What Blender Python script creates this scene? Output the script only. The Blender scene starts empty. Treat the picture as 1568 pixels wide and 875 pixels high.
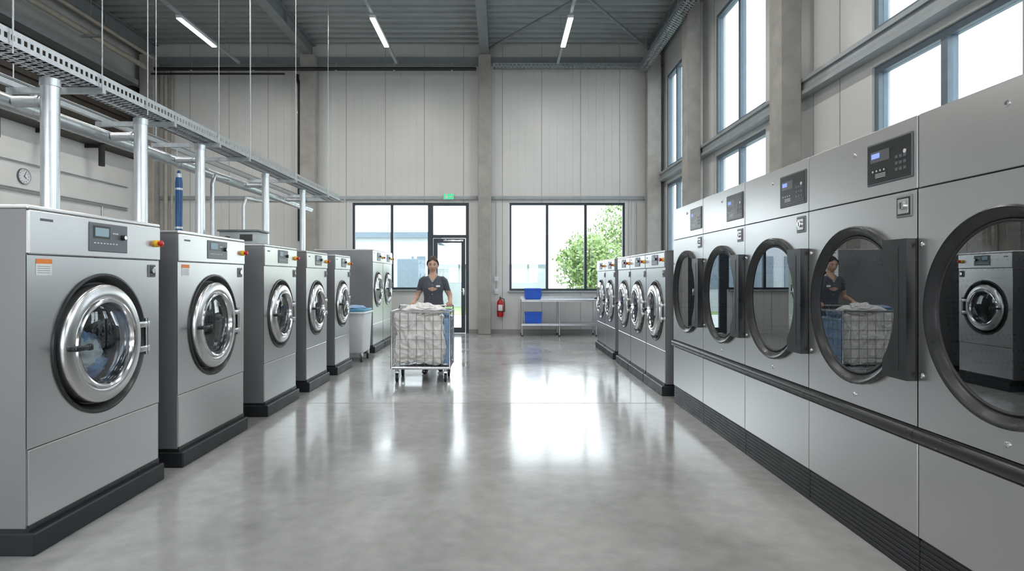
import bpy, bmesh, math, random
from mathutils import Vector, Matrix, noise
random.seed(7)
scene = bpy.context.scene
COL = scene.collection

# ------------------------------------------------------------------ materials
def nodes_of(name):
    m = bpy.data.materials.new(name); m.use_nodes = True
    nt = m.node_tree; return m, nt, nt.nodes, nt.links, nt.nodes['Principled BSDF']

def pmat(name, col, rough=.5, metal=0., scale=6., var=.08, bump=0., bscale=None, stretch=(1,1,1),
         rvar=0., coat=0., spec=.5, sheen=0.):
    m, nt, N, L, P = nodes_of(name)
    tc = N.new('ShaderNodeTexCoord'); mp = N.new('ShaderNodeMapping'); mp.inputs['Scale'].default_value = stretch
    L.new(tc.outputs['Object'], mp.inputs['Vector'])
    nz = N.new('ShaderNodeTexNoise'); nz.inputs['Scale'].default_value = scale; nz.inputs['Detail'].default_value = 4
    L.new(mp.outputs[0], nz.inputs['Vector'])
    cr = N.new('ShaderNodeValToRGB')
    cr.color_ramp.elements[0].position = .3; cr.color_ramp.elements[1].position = .7
    cr.color_ramp.elements[0].color = (*[c*(1-var) for c in col], 1)
    cr.color_ramp.elements[1].color = (*[min(1, c*(1+var)) for c in col], 1)
    L.new(nz.outputs['Fac'], cr.inputs[0]); L.new(cr.outputs[0], P.inputs['Base Color'])
    P.inputs['Metallic'].default_value = metal; P.inputs['Roughness'].default_value = rough
    P.inputs['Specular IOR Level'].default_value = spec
    P.inputs['Coat Weight'].default_value = coat
    P.inputs['Sheen Weight'].default_value = sheen
    if rvar:
        mr = N.new('ShaderNodeMapRange'); mr.inputs['From Min'].default_value = .3; mr.inputs['From Max'].default_value = .7
        mr.inputs['To Min'].default_value = rough-rvar; mr.inputs['To Max'].default_value = rough+rvar
        L.new(nz.outputs['Fac'], mr.inputs['Value']); L.new(mr.outputs[0], P.inputs['Roughness'])
    if bump:
        b = N.new('ShaderNodeBump'); b.inputs['Strength'].default_value = bump; b.inputs['Distance'].default_value = .01
        src = nz
        if bscale:
            src = N.new('ShaderNodeTexNoise'); src.inputs['Scale'].default_value = bscale; L.new(mp.outputs[0], src.inputs['Vector'])
        L.new(src.outputs['Fac'], b.inputs['Height']); L.new(b.outputs[0], P.inputs['Normal'])
    return m

def emat(name, col, s):
    m, nt, N, L, P = nodes_of(name)
    P.inputs['Base Color'].default_value = (*col, 1); P.inputs['Emission Color'].default_value = (*col, 1)
    P.inputs['Emission Strength'].default_value = s; return m

def gmat(name, tint, refl, rough=0.0):
    m = bpy.data.materials.new(name); m.use_nodes = True; nt = m.node_tree; N = nt.nodes; L = nt.links
    N.remove(N['Principled BSDF']); out = N['Material Output']
    t = N.new('ShaderNodeBsdfTransparent'); t.inputs[0].default_value = (*tint, 1)
    g = N.new('ShaderNodeBsdfGlossy'); g.inputs['Roughness'].default_value = rough; g.inputs['Color'].default_value = (.95, .97, 1, 1)
    lw = N.new('ShaderNodeLayerWeight'); lw.inputs['Blend'].default_value = .35
    mr = N.new('ShaderNodeMapRange'); mr.inputs['To Min'].default_value = refl; mr.inputs['To Max'].default_value = min(1, refl+.6)
    L.new(lw.outputs['Fresnel'], mr.inputs['Value'])
    mx = N.new('ShaderNodeMixShader'); L.new(mr.outputs[0], mx.inputs[0]); L.new(t.outputs[0], mx.inputs[1]); L.new(g.outputs[0], mx.inputs[2])
    L.new(mx.outputs[0], out.inputs['Surface']); return m

def steel(name, col, rough):
    """satin brushed stainless sheet: very slow waviness, near-constant roughness"""
    m, nt, N, L, P = nodes_of(name)
    tc = N.new('ShaderNodeTexCoord')
    n2 = N.new('ShaderNodeTexNoise'); n2.inputs['Scale'].default_value = 1.1; n2.inputs['Detail'].default_value = 1; L.new(tc.outputs['Object'], n2.inputs['Vector'])
    mp = N.new('ShaderNodeMapping'); mp.inputs['Scale'].default_value = (3, 3, 400); L.new(tc.outputs['Object'], mp.inputs['Vector'])
    n3 = N.new('ShaderNodeTexNoise'); n3.inputs['Scale'].default_value = 1.5; n3.inputs['Detail'].default_value = 1; L.new(mp.outputs[0], n3.inputs['Vector'])
    cr = N.new('ShaderNodeValToRGB'); cr.color_ramp.elements[0].position = .3; cr.color_ramp.elements[1].position = .7
    cr.color_ramp.elements[0].color = (*[c*.985 for c in col], 1); cr.color_ramp.elements[1].color = (*[c*1.015 for c in col], 1)
    L.new(n3.outputs['Fac'], cr.inputs[0]); L.new(cr.outputs[0], P.inputs['Base Color']); P.inputs['Metallic'].default_value = 1
    b = N.new('ShaderNodeMapRange'); b.inputs['From Min'].default_value = .3; b.inputs['From Max'].default_value = .7
    b.inputs['To Min'].default_value = rough-.02; b.inputs['To Max'].default_value = rough+.02; L.new(n2.outputs['Fac'], b.inputs['Value'])
    L.new(b.outputs[0], P.inputs['Roughness'])
    bp = N.new('ShaderNodeBump'); bp.inputs['Strength'].default_value = .12; bp.inputs['Distance'].default_value = .02
    L.new(n2.outputs['Fac'], bp.inputs['Height']); L.new(bp.outputs[0], P.inputs['Normal'])
    return m
STEEL = steel('brushed_steel', (.62, .62, .62), .30)
RINGST = steel('satin_steel_ring', (.64, .64, .64), .27)
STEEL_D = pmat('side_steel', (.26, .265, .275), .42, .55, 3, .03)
CHROME = pmat('polished_steel', (.70, .70, .71), .15, 1, 5, .03)
GALV = pmat('galvanised_steel', (.50, .53, .55), .36, .9, 25, .10, rvar=.06)
DUCTM = pmat('spiral_duct_steel', (.58, .61, .63), .34, .95, 14, .05, rvar=.03)
WIRE = pmat('cart_wire', (.36, .33, .30), .35, .9, 25, .10)
BLACK = pmat('black_plastic', (.016, .017, .019), .30, 0, 8, .15, rvar=.05)
RUBBER = pmat('black_rubber', (.02, .02, .022), .55, 0, 8, .2)
PLINTH = pmat('plinth_black', (.018, .02, .024), .42, .2, 9, .2, rvar=.06)
PANELG = pmat('control_grey', (.13, .14, .155), .35, .3, 8, .05)
SCREEN = emat('lcd_screen', (.25, .35, .8), .6)
SCREEN2 = emat('lcd_grey', (.25, .36, .42), .12)
WHITEP = pmat('white_print', (.7, .7, .7), .5, 0, 8, .03)
ORANGE = pmat('orange_print', (.75, .22, .04), .5, 0, 8, .05)
RED = pmat('red_paint', (.45, .012, .012), .3, 0, 8, .08)
YELLOW = pmat('yellow_plastic', (.75, .45, .02), .35, 0, 8, .05)
BLUE = pmat('blue_plastic', (.008, .10, .60), .4, 0, 8, .1)
TEAL = pmat('teal_plastic', (.07, .30, .45), .45, 0, 8, .1)
WPLAST = pmat('white_plastic', (.66, .68, .70), .4, 0, 8, .04)
CONC = pmat('concrete_column', (.34, .325, .30), .8, 0, 4, .14, .25, 30)
WALLP = pmat('wall_panel', (.60, .60, .58), .42, 0, 1.2, .03, .04, 3)
WALLW = pmat('white_wall', (.68, .68, .665), .7, 0, 2, .04, .05, 40)
SEAM = pmat('panel_seam', (.30, .30, .29), .6, 0, 6, .05)
RIBS = pmat('panel_rib', (.54, .54, .52), .45, 0, 6, .03)
PAINTST = pmat('painted_beam', (.22, .24, .245), .5, .1, 6, .08)
PAINTLT = pmat('light_grey_steel', (.32, .35, .36), .45, .2, 6, .08)
DECK = pmat('roof_deck', (.32, .345, .345), .45, .25, 3, .06)
FRAME = pmat('window_frame_anthracite', (.030, .042, .055), .42, .2, 8, .1)
FRAMEG = pmat('window_frame_grey', (.13, .17, .205), .45, .2, 8, .08)
DARKW = pmat('dark_timber_and_shade', (.040, .032, .025), .6, 0, 3, .3, .2, 12, (1, 8, 1))  # gallery timber, also the painted darkness behind it
PIPEB = pmat('dark_pipe', (.025, .025, .027), .45, .3, 8, .15)
PIPEG = pmat('beige_pipe', (.34, .315, .265), .5, .1, 8, .1)
BLUEP = pmat('blue_enamel', (.02, .09, .22), .3, .2, 8, .1)
LINEN = pmat('white_linen', (.76, .75, .73), .9, 0, 9, .05, .25, 40)
TOWELB = pmat('blue_towel', (.25, .40, .62), .9, 0, 9, .15, .5, 30, sheen=.3)
LAMP = emat('led_diffuser', (1, .99, .96), 22)
EXITG = emat('exit_green', (.02, .50, .20), .9)
GLASS = gmat('window_glass', (.95, .98, .98), .03)
GDOOR = gmat('washer_glass', (.70, .76, .80), .08)
GDRY = gmat('dryer_glass', (.36, .43, .45), .27)
SKIN = pmat('skin', (.56, .34, .25), .5, 0, 15, .05)
LIP = pmat('lips', (.40, .13, .12), .45, 0, 15, .05)
HAIR = pmat('dark_hair', (.020, .012, .009), .45, 0, 40, .35, .5, 60, (1, 1, .25))
TUNIC = pmat('charcoal_tunic', (.070, .078, .10), .8, 0, 20, .12, .3, 30, sheen=.1)
TROUS = pmat('dark_trousers', (.022, .024, .03), .8, 0, 20, .12, .3, 30)
EYEW = pmat('eye_white', (.7, .68, .66), .25, 0, 8, .02)
GRASS = pmat('grass', (.20, .30, .10), .9, 0, 2, .25)
PAVE = pmat('paving', (.5, .5, .48), .8, 0, 1, .1)
LEAF = pmat('leaf', (.16, .24, .07), .7, 0, 3, .3)
BARK = pmat('bark', (.18, .14, .10), .9, 0, 6, .2)
FACADE = pmat('facade', (.40, .42, .45), .6, 0, 2, .05)

def drum_mat(name, col):
    m, nt, N, L, P = nodes_of(name)
    tc = N.new('ShaderNodeTexCoord'); v = N.new('ShaderNodeTexVoronoi'); v.inputs['Scale'].default_value = 42
    v.inputs['Randomness'].default_value = .15
    L.new(tc.outputs['Object'], v.inputs['Vector'])
    cr = N.new('ShaderNodeValToRGB'); cr.color_ramp.elements[0].position = .25; cr.color_ramp.elements[1].position = .34
    cr.color_ramp.elements[0].color = (.01, .01, .01, 1); cr.color_ramp.elements[1].color = (*col, 1)
    L.new(v.outputs['Distance'], cr.inputs[0]); L.new(cr.outputs[0], P.inputs['Base Color'])
    P.inputs['Metallic'].default_value = .8; P.inputs['Roughness'].default_value = .35; return m
DRUM = drum_mat('perforated_drum', (.5, .52, .54))
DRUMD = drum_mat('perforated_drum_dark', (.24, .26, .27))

def floor_mat():
    m, nt, N, L, P = nodes_of('polished_concrete')
    tc = N.new('ShaderNodeTexCoord')
    a = N.new('ShaderNodeTexNoise'); a.inputs['Scale'].default_value = .9; a.inputs['Detail'].default_value = 10; a.inputs['Roughness'].default_value = .6
    a.inputs['Distortion'].default_value = .8
    b = N.new('ShaderNodeTexNoise'); b.inputs['Scale'].default_value = 9; b.inputs['Detail'].default_value = 8
    L.new(tc.outputs['Object'], a.inputs['Vector']); L.new(tc.outputs['Object'], b.inputs['Vector'])
    ca = N.new('ShaderNodeValToRGB'); ca.color_ramp.elements[0].position = .32; ca.color_ramp.elements[1].position = .68
    ca.color_ramp.elements[0].color = (.30, .30, .298, 1); ca.color_ramp.elements[1].color = (.43, .43, .422, 1)
    cb = N.new('ShaderNodeValToRGB'); cb.color_ramp.elements[0].position = .3; cb.color_ramp.elements[1].position = .7
    cb.color_ramp.elements[0].color = (.84, .84, .84, 1); cb.color_ramp.elements[1].color = (1.0, 1.0, 1.0, 1)
    L.new(a.outputs['Fac'], ca.inputs[0]); L.new(b.outputs['Fac'], cb.inputs[0])
    mx = N.new('ShaderNodeMix'); mx.data_type = 'RGBA'; mx.blend_type = 'MULTIPLY'; mx.inputs['Factor'].default_value = 1
    L.new(ca.outputs[0], mx.inputs['A']); L.new(cb.outputs[0], mx.inputs['B']); L.new(mx.outputs['Result'], P.inputs['Base Color'])
    mr = N.new('ShaderNodeMapRange'); mr.inputs['From Min'].default_value = .3; mr.inputs['From Max'].default_value = .7
    mr.inputs['To Min'].default_value = .10; mr.inputs['To Max'].default_value = .20
    L.new(a.outputs['Fac'], mr.inputs['Value']); L.new(mr.outputs[0], P.inputs['Roughness'])
    P.inputs['Specular IOR Level'].default_value = .8
    bp = N.new('ShaderNodeBump'); bp.inputs['Strength'].default_value = .015; bp.inputs['Distance'].default_value = .01
    L.new(a.outputs['Fac'], bp.inputs['Height']); L.new(bp.outputs[0], P.inputs['Normal'])
    return m
FLOOR = floor_mat()

# ------------------------------------------------------------------ mesh builder
BF = ((0, 1, 3, 2), (4, 6, 7, 5), (0, 4, 5, 1), (2, 3, 7, 6), (0, 2, 6, 4), (1, 5, 7, 3))
class MB:
    def __init__(s): s.bm = bmesh.new(); s.mats = []
    def mi(s, m):
        if m not in s.mats: s.mats.append(m)
        return s.mats.index(m)
    def add(s, t, mat, smooth=False, M=None, recalc=True, crease=.6):
        if recalc: bmesh.ops.recalc_face_normals(t, faces=t.faces[:])
        if M is not None: bmesh.ops.transform(t, matrix=M, verts=t.verts[:])
        i = s.mi(mat)
        for f in t.faces: f.material_index = i; f.smooth = smooth
        if smooth and crease:
            for e in t.edges:
                if len(e.link_faces) == 2 and e.calc_face_angle(0) > crease: e.smooth = False
        me = bpy.data.meshes.new('t'); t.to_mesh(me); t.free(); s.bm.from_mesh(me); bpy.data.meshes.remove(me)
    def box(s, x0, x1, y0, y1, z0, z1, mat, bev=0, seg=2, M=None):
        if x0 > x1: x0, x1 = x1, x0
        if y0 > y1: y0, y1 = y1, y0
        if z0 > z1: z0, z1 = z1, z0
        if not bev:
            vs = []
            for x in (x0, x1):
                for y in (y0, y1):
                    for z in (z0, z1):
                        c = Vector((x, y, z)); vs.append(s.bm.verts.new(M @ c if M is not None else c))
            i = s.mi(mat)
            for q in BF: f = s.bm.faces.new([vs[k] for k in q]); f.material_index = i
            return
        t = bmesh.new(); bmesh.ops.create_cube(t, size=1)
        for v in t.verts: v.co = Vector(((x0+x1)/2+v.co.x*abs(x1-x0), (y0+y1)/2+v.co.y*abs(y1-y0), (z0+z1)/2+v.co.z*abs(z1-z0)))
        bmesh.ops.bevel(t, geom=t.edges[:], offset=bev, segments=seg, profile=.5, affect='EDGES')
        s.add(t, mat, True, M)
    def tube(s, pts, r, mat, seg=12, closed=False, M=None, caps=True):
        pts = [Vector(p) for p in pts]; n = len(pts); t = bmesh.new(); rings = []
        up = None
        for i, p in enumerate(pts):
            if closed: d = pts[(i+1) % n]-pts[i-1]
            else: d = pts[min(i+1, n-1)]-pts[max(i-1, 0)]
            d.normalize()
            if up is None:
                up = Vector((0, 0, 1)) if abs(d.z) < .9 else Vector((0, 1, 0))
            u = (up-d*up.dot(d)).normalized(); up = u; w = d.cross(u)
            rr = r[i] if isinstance(r, (list, tuple)) else r
            ra, rb = rr if isinstance(rr, (list, tuple)) else (rr, rr)
            rings.append([t.verts.new(p+u*math.cos(a)*ra+w*math.sin(a)*rb) for a in [2*math.pi*k/seg for k in range(seg)]])
        m = n if closed else n-1
        for i in range(m):
            A, B = rings[i], rings[(i+1) % n]
            for k in range(seg): t.faces.new((A[k], A[(k+1) % seg], B[(k+1) % seg], B[k]))
        if not closed and caps: t.faces.new(rings[0]); t.faces.new(rings[-1])
        s.add(t, mat, True, M)
    def cyl(s, p0, p1, r, mat, seg=16, M=None): s.tube([p0, p1], r, mat, seg, M=M)
    def lathe(s, prof, cx, cz, mat, seg=64, y=0., close=False, M=None):
        t = bmesh.new(); rings = []
        for r, o in prof:
            if r < 1e-6: rings.append([t.verts.new((cx, y-o, cz))])
            else: rings.append([t.verts.new((cx+r*math.cos(2*math.pi*k/seg), y-o, cz+r*math.sin(2*math.pi*k/seg))) for k in range(seg)])
        pairs = list(zip(rings, rings[1:]))
        if close: pairs.append((rings[-1], rings[0]))
        for A, B in pairs:
            for k in range(seg):
                k2 = (k+1) % seg
                if len(A) == 1 and len(B) > 1: t.faces.new((A[0], B[k2], B[k]))
                elif len(B) == 1 and len(A) > 1: t.faces.new((A[k], A[k2], B[0]))
                elif len(A) > 1: t.faces.new((A[k], A[k2], B[k2], B[k]))
        s.add(t, mat, True, M)
    def sphere(s, c, sc, mat, seg=16, M=None, fn=None, crease=.6):
        t = bmesh.new(); bmesh.ops.create_uvsphere(t, u_segments=seg, v_segments=max(6, seg*2//3), radius=1)
        for v in t.verts:
            d = v.co.copy()
            k = fn(d) if fn else 1
            v.co = Vector((c[0]+d.x*sc[0]*k, c[1]+d.y*sc[1]*k, c[2]+d.z*sc[2]*k))
        s.add(t, mat, True, M, crease=crease)
    def panel_hole(s, x0, x1, z0, z1, cx, cz, r, mat, y=0., lip=.03):
        t = bmesh.new(); N = 72
        ang = [2*math.pi*k/N for k in range(N)]
        for X in (x0, x1):
            for Z in (z0, z1): ang.append(math.atan2(Z-cz, X-cx) % (2*math.pi))
        ang = sorted(set(ang)); inn = []; out = []; lp = []
        for a in ang:
            c, q = math.cos(a), math.sin(a)
            tx = ((x1-cx) if c > 0 else (x0-cx))/c if abs(c) > 1e-9 else 1e9
            tz = ((z1-cz) if q > 0 else (z0-cz))/q if abs(q) > 1e-9 else 1e9
            T = min(tx, tz)
            inn.append(t.verts.new((cx+r*c, y, cz+r*q))); out.append(t.verts.new((cx+T*c, y, cz+T*q)))
            lp.append(t.verts.new((cx+r*c, y+lip, cz+r*q)))
        n = len(ang)
        for k in range(n):
            k2 = (k+1) % n
            t.faces.new((inn[k], inn[k2], out[k2], out[k])); t.faces.new((inn[k], lp[k], lp[k2], inn[k2]))
        s.add(t, mat, False)
    def mesh(s, name):
        me = bpy.data.meshes.new(name); s.bm.to_mesh(me); s.bm.free()
        for m in s.mats: me.materials.append(m)
        return me
    def obj(s, name, loc=(0, 0, 0), rz=0., parent=None):
        return place(s.mesh(name), name, loc, rz, parent)

def place(me, name, loc=(0, 0, 0), rz=0., parent=None):
    o = bpy.data.objects.new(name, me); COL.objects.link(o); o.location = loc; o.rotation_euler = (0, 0, rz)
    if parent: o.parent = parent
    return o
def empty(name, loc=(0, 0, 0), rz=0.):
    o = bpy.data.objects.new(name, None); COL.objects.link(o); o.location = loc; o.rotation_euler = (0, 0, rz); return o

def blob(mb, c, sc, mat, amp=.18, freq=3., seed=0, seg=40, M=None, fold=.6, ffreq=2.3):
    """crumpled cloth mass"""
    off = Vector((seed*7.3, seed*3.1, seed*5.7))
    def fn(d):
        w = d*freq+off; w = w+Vector((noise.noise(w*.7), noise.noise(w*.7+Vector((9, 0, 0))), noise.noise(w*.7+Vector((0, 9, 0)))))*.7
        k = 1+amp*noise.noise(w)
        k += amp*fold*(.5-2.2*abs(noise.noise(w*ffreq)))
        k += amp*fold*.2*(.4-2*abs(noise.noise(w*ffreq*2.1+off)))
        return k
    mb.sphere(c, sc, mat, seg, M, fn, crease=0)

# ------------------------------------------------------------------ room shell
YB, YF, XL, XR, ZC = 15.0, -6.0, -9.0, 4.0, 7.2
m = MB(); m.box(XL-.2, XR+.25, YF-.2, YB+.25, -.12, 0, FLOOR); m.obj('floor')
m = MB()
for yy in (6.67, 1.9, 11.4): m.box(XL, XR, yy-.004, yy+.004, .0, .0012, SEAM)
for xx in (-4.7,): m.box(xx-.004, xx+.004, YF, YB, 0, .0012, SEAM)
m.obj('trim_floor_joint')

t = bmesh.new(); prof = []; y = YF-.2; p = .30
while y < YB+.2:
    prof += [(y, ZC), (y+.10, ZC), (y+.14, ZC+.09), (y+.26, ZC+.09)]; y += p
a = [t.verts.new((XL-.2, q[0], q[1])) for q in prof]; b = [t.verts.new((XR+.2, q[0], q[1])) for q in prof]
for k in range(len(prof)-1): t.faces.new((a[k], a[k+1], b[k+1], b[k]))
m = MB(); m.add(t, DECK); m.box(XL-.2, XR+.25, YF-.2, YB+.25, ZC+.11, ZC+.3, DECK); m.obj('ceiling')

def wall_x(y0, y1, xa, xb, za, zb, holes, mat):
    m = MB(); xs = sorted(set([xa, xb]+[h[0] for h in holes]+[h[1] for h in holes]))
    for i in range(len(xs)-1):
        a, b = xs[i], xs[i+1]; hs = sorted([(h[2], h[3]) for h in holes if h[0] <= a and h[1] >= b]); z = za
        for h0, h1 in hs:
            if h0 > z: m.box(a, b, y0, y1, z, h0, mat)
            z = h1
        if z < zb: m.box(a, b, y0, y1, z, zb, mat)
    return m
def wall_y(x0, x1, ya, yb, za, zb, holes, mat):
    m = MB(); ys = sorted(set([ya, yb]+[h[0] for h in holes]+[h[1] for h in holes]))
    for i in range(len(ys)-1):
        a, b = ys[i], ys[i+1]; hs = sorted([(h[2], h[3]) for h in holes if h[0] <= a and h[1] >= b]); z = za
        for h0, h1 in hs:
            if h0 > z: m.box(x0, x1, a, b, z, h0, mat)
            z = h1
        if z < zb: m.box(x0, x1, a, b, z, zb, mat)
    return m

backholes = [(-3.72, -1.79, 1.09, 3.26), (-1.79, -.815, 0, 3.26), (.196, 3.08, 1.06, 3.26)]
m = wall_x(YB, YB+.2, XL-.2, XR+.25, 0, ZC+.1, backholes, WALLP)
def seg_clear(x, z0, z1):
    segs = [(z0, z1)]
    for h in backholes:
        if h[0]-.02 < x < h[1]+.02:
            ns = []
            for a, b in segs:
                if b <= h[2] or a >= h[3]: ns.append((a, b)); continue
                if a < h[2]: ns.append((a, h[2]))
                if b > h[3]: ns.append((h[3], b))
            segs = ns
    return segs
x = XL+.25
while x < XR:
    for a, b in seg_clear(x, 0, ZC): m.box(x-.006, x+.006, YB-.004, YB, a, b, SEAM)
    for j in range(1, 5):
        for a, b in seg_clear(x+j*.195, 0, ZC):
            if x+j*.195 < XR: m.box(x+j*.195-.004, x+j*.195+.004, YB-.003, YB, a, b, RIBS)
    x += .975
m.obj('wall_back')

rbays = [(13.05, 14.6), (9.1, 11.25), (4.45, 6.49), (.5, 3.3), (-3.6, -.8)]  # last two bays are out of view, added for more daylight
rh = []
for a, b in rbays: rh += [(a, b, 1.1, 3.66), (a, b, 4.02, 6.3)]
m = wall_y(XR, XR+.2, YF-.2, YB, 0, ZC+.1, rh, WALLP)
def in_bay(y): return any(a-.02 < y < b+.02 for a, b in rbays)
y = YF+.5
while y < YB:
    if not in_bay(y): m.box(XR-.004, XR, y-.006, y+.006, 0, ZC, SEAM)
    y += .6
m.obj('wall_right')

m = MB()
m.box(XL-.2, XL, YF-.2, YB, 0, 4.28, WALLW)
m.box(XL-.2, XL, YF-.2, YB, 4.28, 6.1, DARKW)  # dark colour stands in for the gallery's shaded interior; flat wall, no recess
m.box(XL-.2, XL, YF-.2, YB, 6.1, ZC+.1, WALLP)
m.obj('wall_left')
m = MB(); X0 = XL+.002
m.box(X0, X0+.40, YF, YB-.6, 4.28, 4.36, DARKW)
m.box(X0, X0+.06, YF, YB-.6, 4.75, 4.9, DARKW); m.box(X0, X0+.06, YF, YB-.6, 5.2, 5.35, DARKW); m.box(X0, X0+.3, YF, YB-.6, 6.0, 6.12, PAINTST)
for yy in [2.1+i*1.36 for i in range(9)]:
    m.box(X0+.32, X0+.40, yy-.055, yy+.055, 3.80, 4.80, PIPEB, .008)
    m.box(X0, X0+.32, yy-.02, yy+.02, 4.2, 4.27, PIPEB)
m.obj('trim_gallery_left')

fholes = [(-8.2, -4.9, 1.0, 3.4), (-4.4, -.7, 1.0, 3.4), (-.2, 3.4, 1.0, 3.4), (-4.4, -.7, 4.2, 6.2)]  # unseen openings behind the camera, added and sized for fill light and reflections
m = wall_x(YF-.2, YF, XL-.2, XR+.25, 0, ZC+.1, fholes, WALLP); m.obj('wall_front')

m = MB()
m.box(XL, -.60, YB-.07, YB, 3.33, 3.42, PAINTLT, .01); m.box(-.24, 3.56, YB-.07, YB, 3.33, 3.42, PAINTLT, .01)
m.obj('trim_window_rail_back')
m = MB()
m.box(XL, -3.72, YB-.02, YB, 0, .1, SEAM); m.box(-.815, 3.9, YB-.02, YB, 0, .1, SEAM); m.obj('baseboard_back')
m = MB()
m.box(XR-.12, XR, YF, YB, 3.74, 3.95, PAINTLT, .012); m.box(XR-.15, XR-.12, YF, YB, 3.90, 3.95, PAINTLT)
m.box(XR-.15, XR-.12, YF, YB, 3.74, 3.79, PAINTLT)
m.obj('trim_wall_rail_right')

def column(x0, x1, y0, y1):
    m = MB(); m.box(-(x1-x0)/2, (x1-x0)/2, -(y1-y0)/2, (y1-y0)/2, 0, 6.86, CONC, .012, 1)
    m.obj('concrete_column', ((x0+x1)/2, (y0+y1)/2, 0))
for xa, xb in [(-.57, -.26), (-4.93, -4.56), (3.56, 3.90), (-8.85, -8.5)]: column(xa, xb, YB-.33, YB-.075)
for yy in (11.6, 7.7, 3.8, -.1, -4.0): column(3.58, 3.848, yy, yy+.34)

def ibeam_y(xc):
    m = MB(); m.box(-.11, .11, YF, YB, 6.862, 6.885, PAINTST); m.box(-.11, .11, YF, YB, 7.165, 7.19, PAINTST)
    m.box(-.02, .02, YF, YB, 6.885, 7.165, PAINTST)
    for yy in range(int(YF)+1, int(YB), 3): m.box(-.1, .1, yy-.01, yy+.01, 6.885, 7.165, PAINTST)
    m.obj('roof_beam', (xc, 0, 0))
for xc in (-8.67, -4.74, -.415, 3.70): ibeam_y(xc)
m = MB()
yy = 14.88
m.box(XL, XR, yy-.07, yy+.1, 6.66, 6.69, PAINTST); m.box(XL, XR, yy-.02, yy+.02, 6.69, 6.85, PAINTST)
m.obj('trim_roof_purlin')
m = MB()
for (p, q) in [((-.35, 14.7), (3.6, 9.0)), ((3.6, 14.7), (-.35, 9.0)), ((-.35, 8.8), (3.6, 3.2)), ((3.6, 8.8), (-.35, 3.2))]:
    m.tube([(p[0], p[1], 6.98), (q[0], q[1], 6.98)], .032, PAINTST, 10)
m.box(1.5, 1.75, 11.7, 12.0, 6.96, 7.0, PAINTST)
m.obj('roof_cross_bracing')

# ------------------------------------------------------------------ windows
wn = [0]
def window(axis, pos, a0, a1, z0, z1, mull=(), tr=(), fr=FRAME, w=.055, d=.09, glass=True):
    wn[0] += 1; m = MB()
    def bx(a, b, c, e, dd0=0, dd1=None, mat=fr):
        dd1 = d if dd1 is None else dd1
        if axis == 'x': m.box(a, b, pos+dd0, pos+dd1, c, e, mat)
        else: m.box(pos+dd0, pos+dd1, a, b, c, e, mat)
    e = .002
    bx(a0+e, a1-e, z0+e, z0+w); bx(a0+e, a1-e, z1-w, z1-e); bx(a0+e, a0+w, z0+w, z1-w); bx(a1-w, a1-e, z0+w, z1-w)
    for u in mull: bx(u-w*.6, u+w*.6, z0+w, z1-w)
    for v in tr: bx(a0+w, a1-w, v-w*.5, v+w*.5)
    if glass: bx(a0+w, a1-w, z0+w, z1-w, .045, .05, GLASS)
    return m.obj('window_%d' % wn[0])
window('x', YB+.02, -3.72, -1.79, 1.09, 3.26, (-2.74,))
window('x', YB+.02, .196, 3.08, 1.06, 3.26, (1.14, 2.10))
for a, b in rbays:
    mid = (a+b)/2
    window('y', XR+.03, a, b, 1.1, 3.66, (mid,), (), FRAMEG, .07, .1)
    window('y', XR+.03, a, b, 4.02, 6.3, (mid,), (), FRAMEG, .07, .1)
for h in fholes: window('x', YF-.15, h[0], h[1], h[2], h[3], ((h[0]+h[1])/2,), (), FRAME, .08, .1, glass=False)  # unglazed frames for the added openings behind the camera
m = MB()
m.box(-3.76, -1.82, YB-.06, YB+.02, 1.05, 1.09, PAINTLT, .006); m.box(.16, 3.12, YB-.06, YB+.02, 1.02, 1.06, PAINTLT, .006)
m.obj('trim_window_sill')

m = MB()
y0, y1 = YB+.02, YB+.11
m.box(-1.788, -1.71, y0, y1, 0, 3.258, FRAME); m.box(-.895, -.817, y0, y1, 0, 3.258, FRAME)
m.box(-1.71, -.895, y0, y1, 3.19, 3.258, FRAME); m.box(-1.71, -.895, y0, y1, 2.38, 2.46, FRAME)
m.box(-1.71, -.895, YB+.06, YB+.065, 2.46, 3.19, GLASS)
m.box(-1.70, -1.60, y0-.01, y1-.02, .01, 2.37, FRAME); m.box(-1.005, -.905, y0-.01, y1-.02, .01, 2.37, FRAME)
m.box(-1.60, -1.005, y0-.01, y1-.02, 2.26, 2.37, FRAME); m.box(-1.60, -1.005, y0-.01, y1-.02, .01, .14, FRAME)
m.box(-1.60, -1.005, YB+.05, YB+.055, .14, 2.26, GLASS)
m.tube([(-.95, YB+.01, 1.05), (-.95, YB-.04, 1.05), (-1.07, YB-.04, 1.05)], .011, CHROME, 10)
m.box(-.975, -.925, YB+.0, YB+.012, .95, 1.12, CHROME, .003)
m.box(-1.45, -.95, YB-.03, YB+.01, 2.29, 2.34, CHROME, .006)
m.obj('door_1')

m = MB(); m.box(-.13, .13, 0, .05, -.07, .07, WPLAST, .006); m.box(-.12, .12, -.004, 0, -.06, .06, EXITG)
m.box(-.08, -.02, -.007, -.004, -.045, .045, WHITEP); m.box(.0, .06, -.007, -.004, -.012, .012, WHITEP)
m.tube([(.055, -.006, .03), (.09, -.006, 0), (.055, -.006, -.03)], .008, WHITEP, 6)
m.obj('exit_sign', (-1.31, YB-.125, 3.40))

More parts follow.
